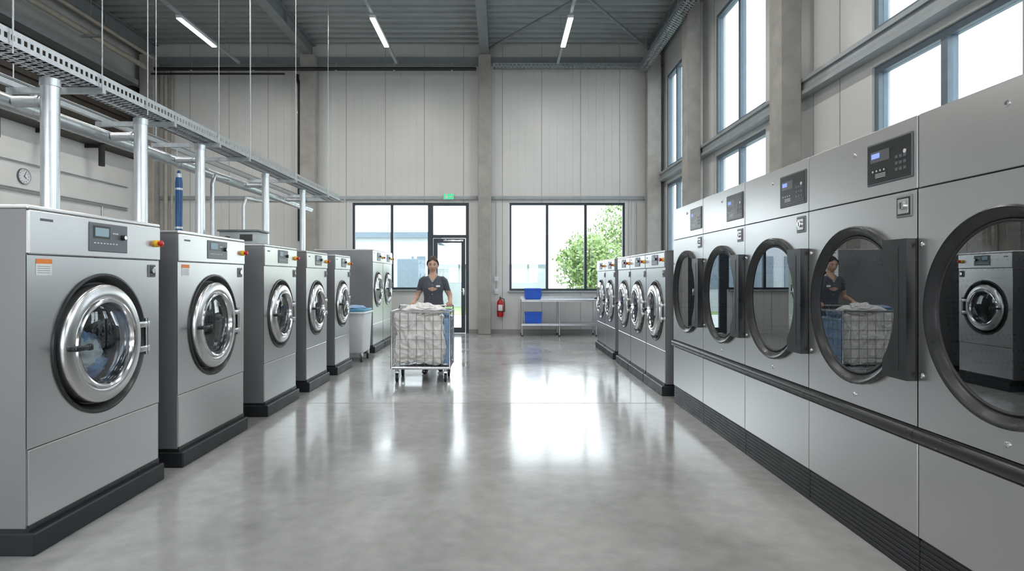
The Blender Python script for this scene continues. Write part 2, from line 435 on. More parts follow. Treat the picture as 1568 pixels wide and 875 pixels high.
# ------------------------------------------------------------------ pipes / trays / lights
m = MB(); m.tube([(-8.4, 14.55, 6.45), (-.68, 14.55, 6.45), (-.62, 14.57, 6.45)], .045, PIPEB, 12)
m.tube([(-8.4, 14.4, 6.28), (-5.2, 14.4, 6.28)], .025, PIPEB, 10)
for xx in (-7.5, -6, -4, -2.6, -1.2): m.box(xx-.02, xx+.02, 14.5, 14.6, 6.40, 6.41, GALV); m.cyl((xx, 14.55, 6.4), (xx, 14.55, 6.60), .006, GALV, 6)
m.obj('dark_service_pipe')
m = MB(); m.tube([(0, -.15, 6.40), (0, -.14, 6.28), (0, -.02, 6.2), (0, 0, 6.1), (0, 0, 2.3)], .04, PIPEB, 12)
for zz in (2.6, 4, 5.5): m.box(-.05, .05, -.01, .045, zz-.02, zz+.02, GALV)
m.obj('dark_drain_pipe', (-5.03, 14.94, 0))
m = MB(); m.tube([(-8.3, 14.85, 6.6), (-8.3, 14.85, 2.2)], .05, PIPEG, 12); m.tube([(-8.15, 14.85, 6.6), (-8.15, 14.85, 2.2)], .03, PIPEG, 10)
m.obj('beige_riser_pipe')
m = MB()
m.tube([(-8.3, 2, 6.3), (-8.3, 14.0, 6.3)], .06, PIPEG, 12)
m.tube([(-8.1, 2, 6.5), (-8.1, 14.0, 6.5)], .04, PIPEG, 12)
for yy in (3, 6, 9, 12): m.box(-8.4, -8.0, yy-.02, yy+.02, 6.20, 6.24, GALV); m.cyl((-8.2, yy, 6.2), (-8.2, yy, 7.19), .006, GALV, 6)
m.obj('beige_service_pipe')
m = MB()
for zz in (3.55, 3.05, 3.0): m.tube([(XL+.03, 1, zz), (XL+.03, 14.4, zz)], .014, GALV, 8)
for yy in (9, 12.2, 13.5): m.tube([(XL+.03, yy, zz), (XL+.03, yy, 1.0)], .014, GALV, 8)
m.obj('wall_conduit')
m = MB()
m.tube([(3.2, 14.97, 3.3), (3.2, 14.97, .3)], .018, GALV, 8)
m.tube([(3.35, 14.97, 3.3), (3.35, 14.97, .9)], .012, GALV, 8)
m.box(3.2, 3.4, 14.93, 15, 1.2, 1.5, GALV, .006)
m.obj('wall_socket_conduit')
m = MB(); m.tube([(-.13, 14.97, 3.3), (-.13, 14.97, 1.0)], .012, GALV, 8); m.box(-.18, -.08, 14.95, 14.999, .98, 1.12, WPLAST, .006)
m.box(-.18, -.08, 14.95, 14.999, 1.3, 1.42, WPLAST, .006); m.obj('wall_socket_conduit')

def tray(mb, axis, c, a0, a1, z, w=.2, h=.09, pitch=.05, mat=GALV):
    """perforated cable tray: U channel made of slotted side rails and cross rungs"""
    def bx(u0, u1, v0, v1, z0, z1):
        if axis == 'y': mb.box(u0, u1, v0, v1, z0, z1, mat)
        else: mb.box(v0, v1, u0, u1, z0, z1, mat)
    for sx in (-1, 1):
        x0 = c+sx*w/2
        bx(x0-.002, x0+.002, a0, a1, z, z+h*.33); bx(x0-.002, x0+.002, a0, a1, z+h*.67, z+h)
        bx(x0-.008 if sx > 0 else x0, x0 if sx > 0 else x0+.008, a0, a1, z+h-.004, z+h)
        q = a0
        while q < a1: bx(x0-.002, x0+.002, q, q+pitch*.45, z+h*.33, z+h*.67); q += pitch
    bx(c-w*.5, c-w*.36, a0, a1, z, z+.003); bx(c+w*.36, c+w*.5, a0, a1, z, z+.003); bx(c-w*.1, c+w*.1, a0, a1, z, z+.003)
    q = a0
    while q < a1: bx(c-w*.5, c+w*.5, q, q+pitch*.5, z, z+.003); q += pitch
m = MB()
tray(m, 'y', -3.08, 1.6, 10.98, 2.80, .24, .10)
m.box(-3.62, -3.58, 1.6, 10.98, 2.80, 2.84, GALV); m.box(-3.62, -3.58, 1.6, 10.98, 2.86, 2.865, GALV)
for yy in (1.9, 3.35, 4.43, 5.4, 6.26, 7.0, 8.6, 10.2):
    m.box(-3.64, -2.93, yy-.02, yy+.02, 2.755, 2.797, GALV)
for yy in (3.62, 4.43, 5.0, 6.26, 7.05, 8.6, 10.2):
    m.cyl((-2.945, yy, 2.75), (-2.945, yy, 7.19), .0045, GALV, 6)
for yy in (4.43, 6.26, 8.6): m.cyl((-3.6, yy, 2.75), (-3.6, yy, 7.19), .0045, GALV, 6)
for q, xx in enumerate((-3.15, -3.11, -3.06, -3.02)): m.tube([(xx+.01*math.sin(k*1.3+q), 1.6+k*.6, 2.815) for k in range(16)], .010, BLACK if q % 2 else PANELG, 8)
m.obj('cable_tray')
m = MB(); tray(m, 'x', 11.13, -4.6, -2.95, 2.80, .24, .10); m.obj('cable_tray_branch')
m = MB(); tray(m, 'y', 3.38, 2.0, 14.4, 6.35, .22, .10, .09)
for yy in (4, 6.5, 9, 11.5, 14): m.cyl((3.38, yy, 6.36), (3.38, yy, 7.19), .006, GALV, 6)
m.obj('high_cable_tray')
m = MB(); tray(m, 'x', 14.52, -.2, 3.5, 6.46, .2, .09, .09); m.obj('high_cable_tray')

def spiral_duct(mb, p0, p1, r, mat=DUCTM, pitch=.10):
    """straight galvanised tube with fine raised lock seams"""
    p0 = Vector(p0); p1 = Vector(p1); L = (p1-p0).length; d = (p1-p0)/L
    mb.cyl(p0, p1, r, mat, 32)
    q = pitch*.5
    while q < L: mb.cyl(p0+d*(q-.003), p0+d*(q+.003), r+.0012, mat, 32); q += pitch
m = MB()
spiral_duct(m, (-3.38, 1.8, 2.60), (-3.38, 10.6, 2.60), .056, pitch=.16)
for yy in (2.5, 4.43, 6.26, 8.6, 10.2): m.cyl((-3.38, yy, 2.66), (-3.38, yy, 2.75), .005, GALV, 6); m.cyl((-3.38, yy-.012, 2.6), (-3.38, yy+.012, 2.6), .061, GALV, 24)
m.obj('ventilation_duct')
for yy, zt, r in ((4.10, 1.768, .056), (5.13, 1.748, .052), (6.14, 1.738, .046), (7.84, 1.728, .045), (9.30, 1.728, .042)):
    m = MB(); spiral_duct(m, (0, 0, zt), (0, 0, 2.75), r)
    m.cyl((0, 0, zt), (0, 0, zt+.03), r*1.35, GALV, 24); m.cyl((0, 0, 2.70), (0, 0, 2.75), r*1.12, GALV, 24)
    m.cyl((0, 0, 2.60), (-.24, 0, 2.60), r*.7, DUCTM, 18); m.cyl((-.06, 0, 2.60), (-.08, 0, 2.60), r*.8, GALV, 18)
    m.obj('exhaust_duct', (-3.08, yy, 0))
m = MB(); m.tube([(0, 0, 1.74), (0, 0, 2.45), (0, .05, 2.55), (0, .4, 2.57)], .022, GALV, 12); m.obj('water_pipe', (-3.25, 6.75, 0))
m = MB(); m.tube([(0, 0, 1.74), (0, 0, 2.2), (.0, .07, 2.30), (0, .5, 2.32)], .016, GALV, 12); m.obj('water_pipe', (-2.9, 6.75, 0))
m = MB(); m.tube([(0, 0, 1.738), (0, 0, 1.77), (0, 0, 1.78), (0, 0, 2.38), (0, 0, 2.42), (0, 0, 2.50)], [.02, .02, .036, .036, .03, .012], BLUEP, 18)
m.cyl((0, 0, 2.43), (0, 0, 2.47), .028, GALV, 16); m.cyl((0, 0, 1.9), (0, 0, 1.92), .038, GALV, 18); m.cyl((0, 0, 2.3), (0, 0, 2.32), .038, GALV, 18)
m.obj('water_filter_cylinder', (-3.33, 6.2, 0))
m = MB(); m.box(-.2, .2, -.15, .15, 0, .14, PAINTLT, .012); m.box(-.215, .215, -.165, .165, .14, .16, PANELG, .005)
m.cyl((-.1, -.15, .07), (-.1, -.2, .07), .02, BLACK); m.box(.02, .15, -.155, -.15, .04, .11, BLACK)
m.obj('electrical_box', (-2.75, 6.42, 1.738))

for xc in (1.30, -2.43, -6.07):
    m = MB(); m.box(-.028, .028, -2, 13.9, .06, .11, PAINTLT)
    for ya in (11.3, 7.2, 3.1, -1.0):
        m.box(-.055, .055, ya-.02, ya+1.42, .0, .06, WPLAST, .008); m.box(-.045, .045, ya, ya+1.4, -.012, 0, LAMP)
    for yy in (0, 3, 6, 9, 10.8, 13.2): m.cyl((0, yy, .11), (0, yy, .9), .005, GALV, 6)
    m.obj('linear_ceiling_light', (xc, 0, 6.28))

m = MB(); m.lathe([(0, .02), (.125, .02), (.135, .035), (.145, .03), (.145, 0), (0, 0)], 0, 0, WPLAST, 40)
m.lathe([(.125, .021), (.146, .038), (.152, .0)], 0, 0, PANELG, 40)
for k in range(12):
    a = k*math.pi/6; m.box(-.004, .004, -.023, -.02, .095, .115, BLACK, M=Matrix.Rotation(a, 4, 'Y'))
m.box(-.004, .004, -.026, -.022, -.01, .095, BLACK, M=Matrix.Rotation(.5, 4, 'Y')); m.box(-.005, .005, -.026, -.022, -.01, .065, BLACK, M=Matrix.Rotation(2.2, 4, 'Y'))
m.obj('wall_clock', (XL+.001, 11.3, 3.30), math.pi/2)

# ------------------------------------------------------------------ machines
def washer_mesh(W, H, R, cz, D=1.08, load=None, seed=1):
    m = MB(); h = W/2-.004; s = W/1.17
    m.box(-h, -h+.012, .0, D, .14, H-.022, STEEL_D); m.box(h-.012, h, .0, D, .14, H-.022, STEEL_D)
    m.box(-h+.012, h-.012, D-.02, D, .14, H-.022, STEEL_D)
    m.box(-h-.002, h+.002, -.012, D, H-.022, H, STEEL, .006, 1)
    m.box(-h-.0, h+.0, -.045, D, 0, .115, PLINTH, .008, 1); m.box(-h+.01, h-.01, -.01, D-.02, .115, .15, BLACK)
    m.box(-h+.012, h-.012, -.006, .02, .145, .528, STEEL, .004, 1)
    zs = 1.515 if H < 1.85 else H-.24
    m.panel_hole(-h+.002, h-.002, .534, zs-.003, .0, cz, R, STEEL, -.004)
    m.box(-h+.012, h-.012, .0, .03, .525, .536, BLACK); m.box(-h+.012, h-.012, .0, .03, zs-.004, zs+.004, BLACK)
    m.box(-h+.002, h-.002, -.016, .03, zs+.002, H-.024, STEEL, .006, 1)
    m.lathe([(R+.004, .004), (R+.002, .014), (R-.010, .016), (R-.022, .004), (R-.034, -.022), (R-.05, -.04), (R*.56, -.045)], 0, cz, BLACK, 80)
    ox = -.02
    a = R*.85; b = R*.56
    m.lathe([(a, -.03), (a, .026), (a-.006, .036), (a-.018, .042), (a-.05, .046), (b+.05, .048), (b+.04, .044)], ox, cz, RINGST, 96)
    m.lathe([(b+.04, .044), (b+.034, .054), (b+.024, .058), (b+.012, .052), (b+.004, .034), (b, .01), (b, -.03)], ox, cz, CHROME, 96)
    m.lathe([(b+.002, .010), (b*.85, .022), (b*.6, .030), (b*.3, .034), (0, .035)], ox, cz, GDOOR, 48)
    m.lathe([(b+.02, -.02), (b-.012, -.04), (b-.008, -.07), (b+.03, -.09)], ox, cz, RUBBER, 48)
    m.lathe([(b+.02, -.09), (R*.8, -.10), (R*.8, -.55), (R*.5, -.56), (0, -.53)], ox, cz, DRUM, 48)
    for q in range(3):
        an = q*2*math.pi/3+.5; M = Matrix.Translation((ox, 0, cz)) @ Matrix.Rotation(an, 4, 'Y')
        m.box(-.03, .03, .12, .5, R*.62, R*.79, CHROME, .015, 2, M=M)
    if load:
        blob(m, (ox+.02, .20, cz-R*.28), (R*.54, .15, R*.42), load, .25, 2.2, seed, 60)
        blob(m, (ox-.02, .12, cz-R*.20), (R*.38, .09, R*.28), LINEN, .3, 2.4, seed+3, 60)
    m.box(a-.03+ox, R+.015, -.036, -.004, cz-.10, cz-.06, RINGST, .006); m.box(a-.03+ox, R+.015, -.036, -.004, cz+.06, cz+.10, RINGST, .006)
    m.cyl((R-.012, -.026, cz-.12), (R-.012, -.026, cz+.12), .011, CHROME, 12)
    m.box(ox-a+.015, ox-b+.035, -.095, -.078, cz-.014, cz+.014, BLACK, .006); m.box(ox-a+.02, ox-a+.045, -.085, -.04, cz-.014, cz+.014, BLACK, .005)
    m.box(ox-b-.0, ox-b+.03, -.10, -.07, cz-.018, cz+.018, BLACK, .007)
    zc = (zs+H)/2
    m.box(-.145*s, .205*s, -.022, -.014, zs+.035, H-.045, PANELG, .004, 1)
    m.box(-.10*s, .02*s, -.025, -.021, zc+.0, zc+.05, SCREEN2); m.box(-.115*s, .035*s, -.0235, -.021, zc-.012, zc+.062, BLACK)
    m.cyl((.15*s, -.02, zc+.005), (.15*s, -.042, zc+.005), .017, BLACK, 20); m.cyl((.15*s, -.042, zc+.005), (.15*s, -.045, zc+.005), .012, CHROME, 16)
    for q in range(8): m.box((-.11+q*.028)*s, (-.11+q*.028+.015)*s, -.0245, -.021, zc-.043, zc-.037, WHITEP)
    for q in range(3): m.box((.06+q*.018)*s, (.072+q*.018)*s, -.0245, -.021, zc+.02, zc+.028, WHITEP)
    m.cyl((h-.055, -.014, zc-.01), (h-.055, -.035, zc-.01), .024, YELLOW, 20)
    m.lathe([(.014, .03), (.014, .046), (.021, .05), (.021, .058), (.015, .062), (0, .063)], h-.055, zc-.01, RED, 20)
    lx = h-.13*s
    if zs < 1.6:
        m.box(lx, lx+.08, -.012, -.003, zs-.115, zs-.03, STEEL_D, .004, 1); m.box(lx+.008, lx+.072, -.014, -.011, zs-.108, zs-.037, BLACK)
        m.cyl((lx+.04, -.012, zs-.07), (lx+.04, -.022, zs-.07), .018, CHROME, 16); m.box(lx+.052, lx+.068, -.0165, -.013, zs-.06, zs-.045, WHITEP)
        if seed < 3:
            m.box(-h+.06*s, -h+.17*s, -.0055, -.0045, zs-.105, zs-.02, WHITEP); m.box(-h+.06*s, -h+.17*s, -.0062, -.005, zs-.045, zs-.02, ORANGE)
            for q in range(4): m.box(-h+.07*s, -h+.155*s, -.0062, -.005, zs-.06-.011*q, zs-.058-.011*q, PANELG)
    for q in range(7): m.box(-h+(.075+q*.013)*s, -h+(.084+q*.013)*s, -.018, -.0155, H-.075, H-.062, PANELG)
    return m.mesh('industrial_washing_machine')

LROW = [(3.00, 4.17, 1.765, .41, TOWELB), (4.40, 5.54, 1.745, .41, None), (6.0, 6.95, 1.735, .365, None), (7.3, 8.17, 1.725, .35, None), (8.55, 9.4, 1.725, .345, LINEN)]
for i, (a, b, H, R, ld) in enumerate(LROW):
    me = washer_mesh(b-a, H, R, 1.01, load=ld, seed=i+1)
    place(me, 'industrial_washing_machine', (-2.38, (a+b)/2, 0), math.pi/2)
me = washer_mesh(.96, 1.92, .34, 1.17, seed=9)
for yc in (11.56, 12.53): place(me, 'industrial_washing_machine', (-2.38, yc, 0), math.pi/2)
me = washer_mesh(.945, 1.72, .375, .985, seed=11, D=1.0)
for yc in (7.53, 8.485, 9.44, 10.66, 11.61): place(me, 'industrial_washing_machine', (1.93, yc, 0), -math.pi/2)

def dryer_mesh():
    m = MB(); W = .983; h = W/2-.0025; H = 2.15; cz = 1.25; R = .42; D = 1.15
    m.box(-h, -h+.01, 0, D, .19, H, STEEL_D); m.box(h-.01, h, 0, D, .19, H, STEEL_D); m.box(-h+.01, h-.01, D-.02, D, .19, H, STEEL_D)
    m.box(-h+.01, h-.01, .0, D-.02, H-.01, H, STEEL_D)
    m.box(-h, h, .0, D, 0, .195, PLINTH)
    for q in range(7): m.box(-h, h, -.005, .0, .012+q*.026, .030+q*.026, PLINTH, .002, 1)
    m.box(-h+.001, h-.001, -.012, .01, .20, .632, STEEL, .004, 1)
    m.box(-h-.0015, h+.0015, -.02, 0, .637, .705, RUBBER)
    m.tube([(-h-.001, -.024, .671), (h+.001, -.024, .671)], [(.028, .018)]*2, BLACK, 16)
    m.panel_hole(-h+.001, h-.001, .71, 1.806, 0, cz, R-.01, STEEL, -.012)
    m.box(-h+.01, h-.01, -.002, .01, 1.80, 1.816, BLACK)
    m.box(-h+.001, h-.001, -.012, .01, 1.811, H, STEEL, .004, 1)
    # door: shallow dished black ring around a big glass
    m.lathe([(R-.02, .005), (R+.002, .012), (R+.006, .022), (R+.004, .036), (R-.003, .042), (R-.010, .041), (R-.022, .032), (R-.036, .020), (R-.046, .013), (R-.050, .004)], 0, cz, BLACK, 112)
    m.lathe([(R-.048, .013), (R-.054, .017), (R-.060, .012), (R-.062, -.02)], 0, cz, RUBBER, 96)
    m.lathe([(R-.058, .010), (.15, .010), (0, .010)], 0, cz, GDRY, 72)
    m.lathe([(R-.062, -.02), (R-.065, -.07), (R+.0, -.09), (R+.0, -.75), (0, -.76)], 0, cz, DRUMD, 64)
    for q in range(4):
        M = Matrix.Translation((0, 0, cz)) @ Matrix.Rotation(q*math.pi/2+.4, 4, 'Y'); m.box(-.025, .025, .12, .74, R-.10, R-.002, STEEL_D, .012, 2, M=M)
    # handle plate: flat bracket whose inner edge follows the ring
    t = bmesh.new(); zz = [-.33+.66*k/28 for k in range(29)]; fr = []; bk = []
    for z in zz:
        xi = max(.31, math.sqrt(max(.0, (R-.022)**2-z*z))); xi = min(xi, .40)
        fr.append((t.verts.new((xi, -.062, cz+z)), t.verts.new((h-.003, -.062, cz+z)))); bk.append((t.verts.new((xi, -.012, cz+z)), t.verts.new((h-.003, -.012, cz+z))))
    for k in range(28):
        t.faces.new((fr[k][0], fr[k][1], fr[k+1][1], fr[k+1][0])); t.faces.new((bk[k][0], bk[k+1][0], bk[k+1][1], bk[k][1]))
        t.faces.new((fr[k][0], fr[k+1][0], bk[k+1][0], bk[k][0])); t.faces.new((fr[k][1], bk[k][1], bk[k+1][1], fr[k+1][1]))
    for k in (0, 28): t.faces.new((fr[k][0], fr[k][1], bk[k][1], bk[k][0]))
    m.add(t, BLACK, False)
    m.box(.425, .431, -.0635, -.060, cz-.29, cz+.29, RUBBER)
    m.box(.115, .462, -.018, -.011, 1.87, 2.085, PANELG, .004, 1); m.box(.125, .452, -.0205, -.017, 1.88, 2.075, BLACK, .001, 1)
    m.box(.16, .225, -.022, -.02, 2.005, 2.03, SCREEN); m.box(.15, .30, -.0213, -.02, 1.985, 2.04, PANELG)
    for q in range(4): m.cyl((.17+q*.03, -.02, 1.94), (.17+q*.03, -.0225, 1.94), .005, WHITEP, 10)
    for q in range(3):
        for r in range(3): m.box(.345+q*.03, .365+q*.03, -.0222, -.02, 1.915+r*.03, 1.93+r*.03, PANELG)
    m.cyl((.415, -.02, 2.0), (.415, -.0235, 2.0), .010, WHITEP, 16)
    for r in range(3): m.box(.19, .27, -.0215, -.02, 1.905+r*.008, 1.908+r*.008, WHITEP)
    m.box(.345, .455, -.017, -.011, 1.685, 1.79, STEEL_D, .004, 1); m.box(.355, .445, -.0185, -.016, 1.695, 1.78, BLACK)
    m.box(.362, .438, -.021, -.018, 1.702, 1.773, STEEL, .002, 1); m.cyl((.40, -.02, 1.74), (.40, -.032, 1.74), .02, CHROME, 18); m.box(.397, .403, -.034, -.031, 1.725, 1.755, BLACK)
    for bx, bz in ((0, 2.06), (0, .765), (-.465, .95), (-.465, 1.55)): m.lathe([(.012, .012), (.012, .016), (.007, .02), (0, .02)], bx, bz, CHROME, 14)
    return m.mesh('industrial_tumble_dryer')
me = dryer_mesh()
yc = 6.70-.4915
for i in range(8): place(me, 'industrial_tumble_dryer', (1.93, yc-i*.983, 0), -math.pi/2)

# ------------------------------------------------------------------ bench, crates, extinguisher, linen bin
m = MB()
for zz in (.87, .30): m.box(-.90, .90, -.28, .28, zz-.018, zz, GALV, .004, 1); m.box(-.90, .90, -.28, -.265, zz-.05, zz-.018, GALV); m.box(-.90, .90, .265, .28, zz-.05, zz-.018, GALV)
m.box(-.90, .90, .27, .28, .87, .93, GALV)
for sx in (-.88, .88, 0):
    for sy in (-.26, .26): m.cyl((sx, sy, .0), (sx, sy, .86), .018, GALV, 12); m.cyl((sx, sy, 0), (sx, sy, .03), .025, BLACK, 12)
m.obj('stainless_work_table', (1.37, 14.5, 0))
def crate():
    m = MB(); t = bmesh.new(); bmesh.ops.create_cube(t, size=1)
    for v in t.verts:
        k = 1 if v.co.z > 0 else .9; v.co = Vector((v.co.x*.40*k, v.co.y*.3*k, (v.co.z+.5)*.26))
    top = [f for f in t.faces if f.normal.z > .9]
    bmesh.ops.inset_region(t, faces=top, thickness=.012); bmesh.ops.translate(t, vec=(0, 0, -.23), verts=top[0].verts[:])
    m.add(t, BLUE)
    m.box(-.21, .21, -.16, -.148, .23, .26, BLUE, .003, 1); m.box(-.21, .21, .148, .16, .23, .26, BLUE, .003, 1)
    m.box(-.21, -.198, -.15, .15, .23, .26, BLUE, .003, 1); m.box(.198, .21, -.15, .15, .23, .26, BLUE, .003, 1)
    for x in (-.12, 0, .12): m.box(x-.006, x+.006, -.152, -.135, .02, .23, BLUE)
    return m.mesh('blue_plastic_crate')
me = crate()
place(me, 'blue_plastic_crate', (.75, 14.42, .872)); place(me, 'blue_plastic_crate', (.76, 14.42, .302))
m = MB()
m.tube([(0, 0, .0), (0, 0, .02), (0, 0, .36), (0, 0, .40), (0, 0, .43), (0, 0, .45)], [.07, .08, .08, .06, .03, .02], RED, 24)
m.box(-.02, .02, -.03, .03, .45, .48, BLACK, .004); m.box(-.015, .015, -.10, .02, .485, .50, BLACK, .004); m.box(-.015, .015, -.09, -.02, .455, .465, BLACK)
m.tube([(.02, 0, .46), (.09, 0, .44), (.105, -.01, .3), (.1, -.02, .12)], .011, BLACK, 8); m.box(-.055, .055, -.083, -.07, .15, .3, WPLAST, .004)
m.cyl((.0, 0, .13), (0, 0, .15), .084, BLACK, 24); m.box(-.03, .03, .05, .12, .1, .4, GALV)
m.obj('fire_extinguisher', (-.03, 14.87, .42))

m = MB()
t = bmesh.new(); bmesh.ops.create_cube(t, size=1)
for v in t.verts:
    k = 1 if v.co.z > 0 else .88; v.co = Vector((v.co.x*.50*k, v.co.y*.62*k, .14+(v.co.z+.5)*.68))
bmesh.ops.bevel(t, geom=t.edges[:], offset=.03, segments=3, profile=.5, affect='EDGES')
m.add(t, WPLAST, True)
m.box(-.27, .27, -.33, .33, .79, .83, WPLAST, .015); m.box(-.25, .25, -.31, .31, .83, .87, TEAL, .02, 2)
blob(m, (0, 0, .88), (.2, .24, .05), TOWELB, .2, 3, 4, 24)
for sx in (-.19, .19):
    for sy in (-.23, .23):
        m.cyl((sx-.015, sy, .05), (sx+.015, sy, .05), .05, RUBBER, 20); m.box(sx-.025, sx+.025, sy-.02, sy+.02, .08, .15, GALV, .005)
m.obj('linen_bin', (-2.50, 10.15, 0))

# ------------------------------------------------------------------ laundry cart
cx0, cx1, cy0, cy1, cz0, cz1 = -.385, .385, -.30, .30, .20, .94
m = MB()
for sx in (cx0, cx1):
    for sy in (cy0, cy1): m.cyl((sx, sy, cz0-.02), (sx, sy, cz1+.01), .013, CHROME, 12)
def rect(z, r, mat=CHROME, e=0):
    P = [(cx0-e, cy0-e, z), (cx1+e, cy0-e, z), (cx1+e, cy1+e, z), (cx0-e, cy1+e, z)]
    for i in range(4): m.cyl(P[i], P[(i+1) % 4], r, mat, 10)
rect(cz0, .013); rect(cz1, .013)
for i in range(1, 6): rect(cz0+(cz1-cz0)*i/6, .0036, WIRE)
for i in range(1, 7):
    x = cx0+(cx1-cx0)*i/7
    for sy in (cy0, cy1): m.cyl((x, sy, cz0), (x, sy, cz1), .0036, WIRE, 6)
for i in range(1, 5):
    y = cy0+(cy1-cy0)*i/5
    for sx in (cx0, cx1): m.cyl((sx, y, cz0), (sx, y, cz1), .0036, WIRE, 6)
m.box(cx0, cx1, cy0, cy1, cz0-.03, cz0-.005, GALV, .006)
m.tube([(cx0, cy1, cz1), (cx0, cy1+.05, cz1+.045), (cx0+.005, cy1+.07, cz1+.055), (cx0+.03, cy1+.075, cz1+.055), (cx1-.03, cy1+.075, cz1+.055), (cx1-.005, cy1+.07, cz1+.055), (cx1, cy1+.05, cz1+.045), (cx1, cy1, cz1)], .012, CHROME, 12)
for sx in (cx0+.06, cx1-.06):
    for sy in (cy0+.06, cy1-.06):
        m.cyl((sx-.016, sy+.02, .056), (sx+.016, sy+.02, .056), .056, RUBBER, 24); m.cyl((sx-.019, sy+.02, .056), (sx+.019, sy+.02, .056), .022, GALV, 16)
        for q in (-.023, .023): m.box(sx+q-.003, sx+q+.003, sy-.005, sy+.035, .045, .14, GALV)
        m.box(sx-.03, sx+.03, sy-.03, sy+.04, .135, .145, GALV); m.cyl((sx, sy, .14), (sx, sy, .175), .02, GALV, 14)
def cloth_mass(mb, c, hx, hy, hz, mat, seed, amp=.03, n=90, f=9.):
    """rounded box surface with draped, gravity-hung folds"""
    t = bmesh.new(); bmesh.ops.create_cube(t, size=2); bmesh.ops.subdivide_edges(t, edges=t.edges[:], cuts=n//2, use_grid_fill=True)
    off = Vector((seed*3.7, seed*1.9, seed*5.1))
    for v in t.verts:
        d = v.co.copy(); nn = (abs(d.x)**10+abs(d.y)**10+abs(d.z)**10)**.1; d = d/nn
        q = Vector((d.x*hx, d.y*hy, d.z*hz)); nrm = Vector((d.x**7, d.y**7, d.z**7)); nrm = nrm.normalized() if nrm.length > 1e-6 else d
        w = q*f+off; w += Vector((noise.noise(w*.6), noise.noise(w*.6+Vector((5, 1, 0))), noise.noise(w*.6+Vector((0, 7, 3)))))*1.3
        e = noise.noise(w*.45)*.9+(.35-1.6*abs(noise.noise(w)))*.8+(.3-1.3*abs(noise.noise(w*2.0)))*.25
        v.co = Vector(c)+q+nrm*(e*amp-amp*.6)
    mb.add(t, mat, True, crease=0)
cloth_mass(m, (-.03, 0, .575), .350, .298, .362, LINEN, 2, .05, 120, 7.5)
cloth_mass(m, (.335, .06, .53), .055, .235, .32, TOWELB, 5, .02, 40)
def heap(c, sc, mat, seed, amp=.3): blob(m, c, sc, mat, amp, 1.7, seed, 72, fold=.6, ffreq=1.7)
heap((-.08, -.07, .945), (.20, .18, .075), LINEN, 7); heap((.12, -.05, .94), (.20, .18, .075), LINEN, 11)
heap((.02, -.08, .985), (.15, .14, .065), LINEN, 13, .35); heap((.31, .03, .90), (.06, .18, .05), TOWELB, 3)
m.obj('laundry_cart', (-1.075, 8.28, 0))

# ------------------------------------------------------------------ worker
WY = 8.94
W0 = empty('laundry_worker', (-1.01, WY, 0))
b = MB()
LEAN = lambda z: -.10*max(0, (z-.9))/.7
def loft(rings, mat=TUNIC, seg=28):
    t = bmesh.new(); R = []
    for (z, hx, hy, ox, oy) in rings:
        oy += LEAN(z)
        R.append([t.verts.new((ox+hx*math.cos(2*math.pi*k/seg), oy+hy*math.sin(2*math.pi*k/seg), z)) for k in range(seg)])
    for A, B in zip(R, R[1:]):
        for k in range(seg): t.faces.new((A[k], A[(k+1) % seg], B[(k+1) % seg], B[k]))
    t.faces.new(R[0]); t.faces.new(R[-1]); b.add(t, mat, True)
loft([(.80, .182, .128, 0, .01), (.90, .178, .13, 0, .01), (.98, .160, .115, 0, 0), (1.06, .142, .104, 0, 0), (1.15, .143, .108, 0, -.005), (1.24, .152, .126, 0, -.018),
      (1.30, .154, .115, 0, -.008), (1.36, .150, .094, 0, .0), (1.39, .132, .080, 0, .004), (1.412, .10, .07, 0, .006), (1.435, .062, .06, 0, .006), (1.465, .050, .053, 0, .0), (1.55, .048, .053, 0, -.002)])
for s in (-1, 1):
    l = LEAN(1.37)
    b.tube([(s*.09, l, 1.375), (s*.135, l, 1.372), (s*.166, l+.006, 1.345), (s*.188, l+.022, 1.27), (s*.210, l+.045, 1.20), (s*.238, l+.062, 1.13), (s*.247, l+.035, 1.10), (s*.252, -.08, 1.085), (s*.257, -.15, 1.065), (s*.26, -.21, 1.045)],
           [.038, .048, .050, .047, .045, .039, .038, .036, .029, .023], TUNIC, 18)
    fy = -.12 if s < 0 else .12
    b.tube([(s*.085, .0, .90), (s*.092, .01, .80), (s*.10, fy*.5-.02, .48), (s*.10, fy*.85, .28), (s*.10, fy+.02, .085)], [.10, .098, .072, .066, .056], TROUS, 18)
me = b.mesh('body_src'); src = bpy.data.objects.new('body_src', me); COL.objects.link(src)
md = src.modifiers.new('r', 'REMESH'); md.mode = 'VOXEL'; md.voxel_size = .0085; md.use_smooth_shade = True
sm = src.modifiers.new('s', 'SMOOTH'); sm.factor = .6; sm.iterations = 6
dg = bpy.context.evaluated_depsgraph_get(); bme = bpy.data.meshes.new_from_object(src.evaluated_get(dg)); bpy.data.objects.remove(src)
bme.materials.clear()
for mm in (TUNIC, SKIN, TROUS): bme.materials.append(mm)
for v in bme.vertices:
    c = v.co
    if .5 < c.z < 1.36 and c.y > -.19:
        v.co = c+v.normal*.007*noise.noise(Vector((c.x*14, c.y*14, c.z*9)))
for p in bme.polygons:
    c = p.center; p.use_smooth = True; ax = abs(c.x); i = 0; yl = c.y-LEAN(c.z)
    if c.z < .805: i = 2
    elif c.z < 1.20-.25*(ax-.22) and (ax > .180 or c.y < -.175) and c.z > .94: i = 1
    elif c.z > 1.418 or (yl < -.03 and c.z > 1.325 and ax < (c.z-1.325)*.55): i = 1
    p.material_index = i
place(bme, 'body', parent=W0)
m = MB(); l = LEAN(1.4)
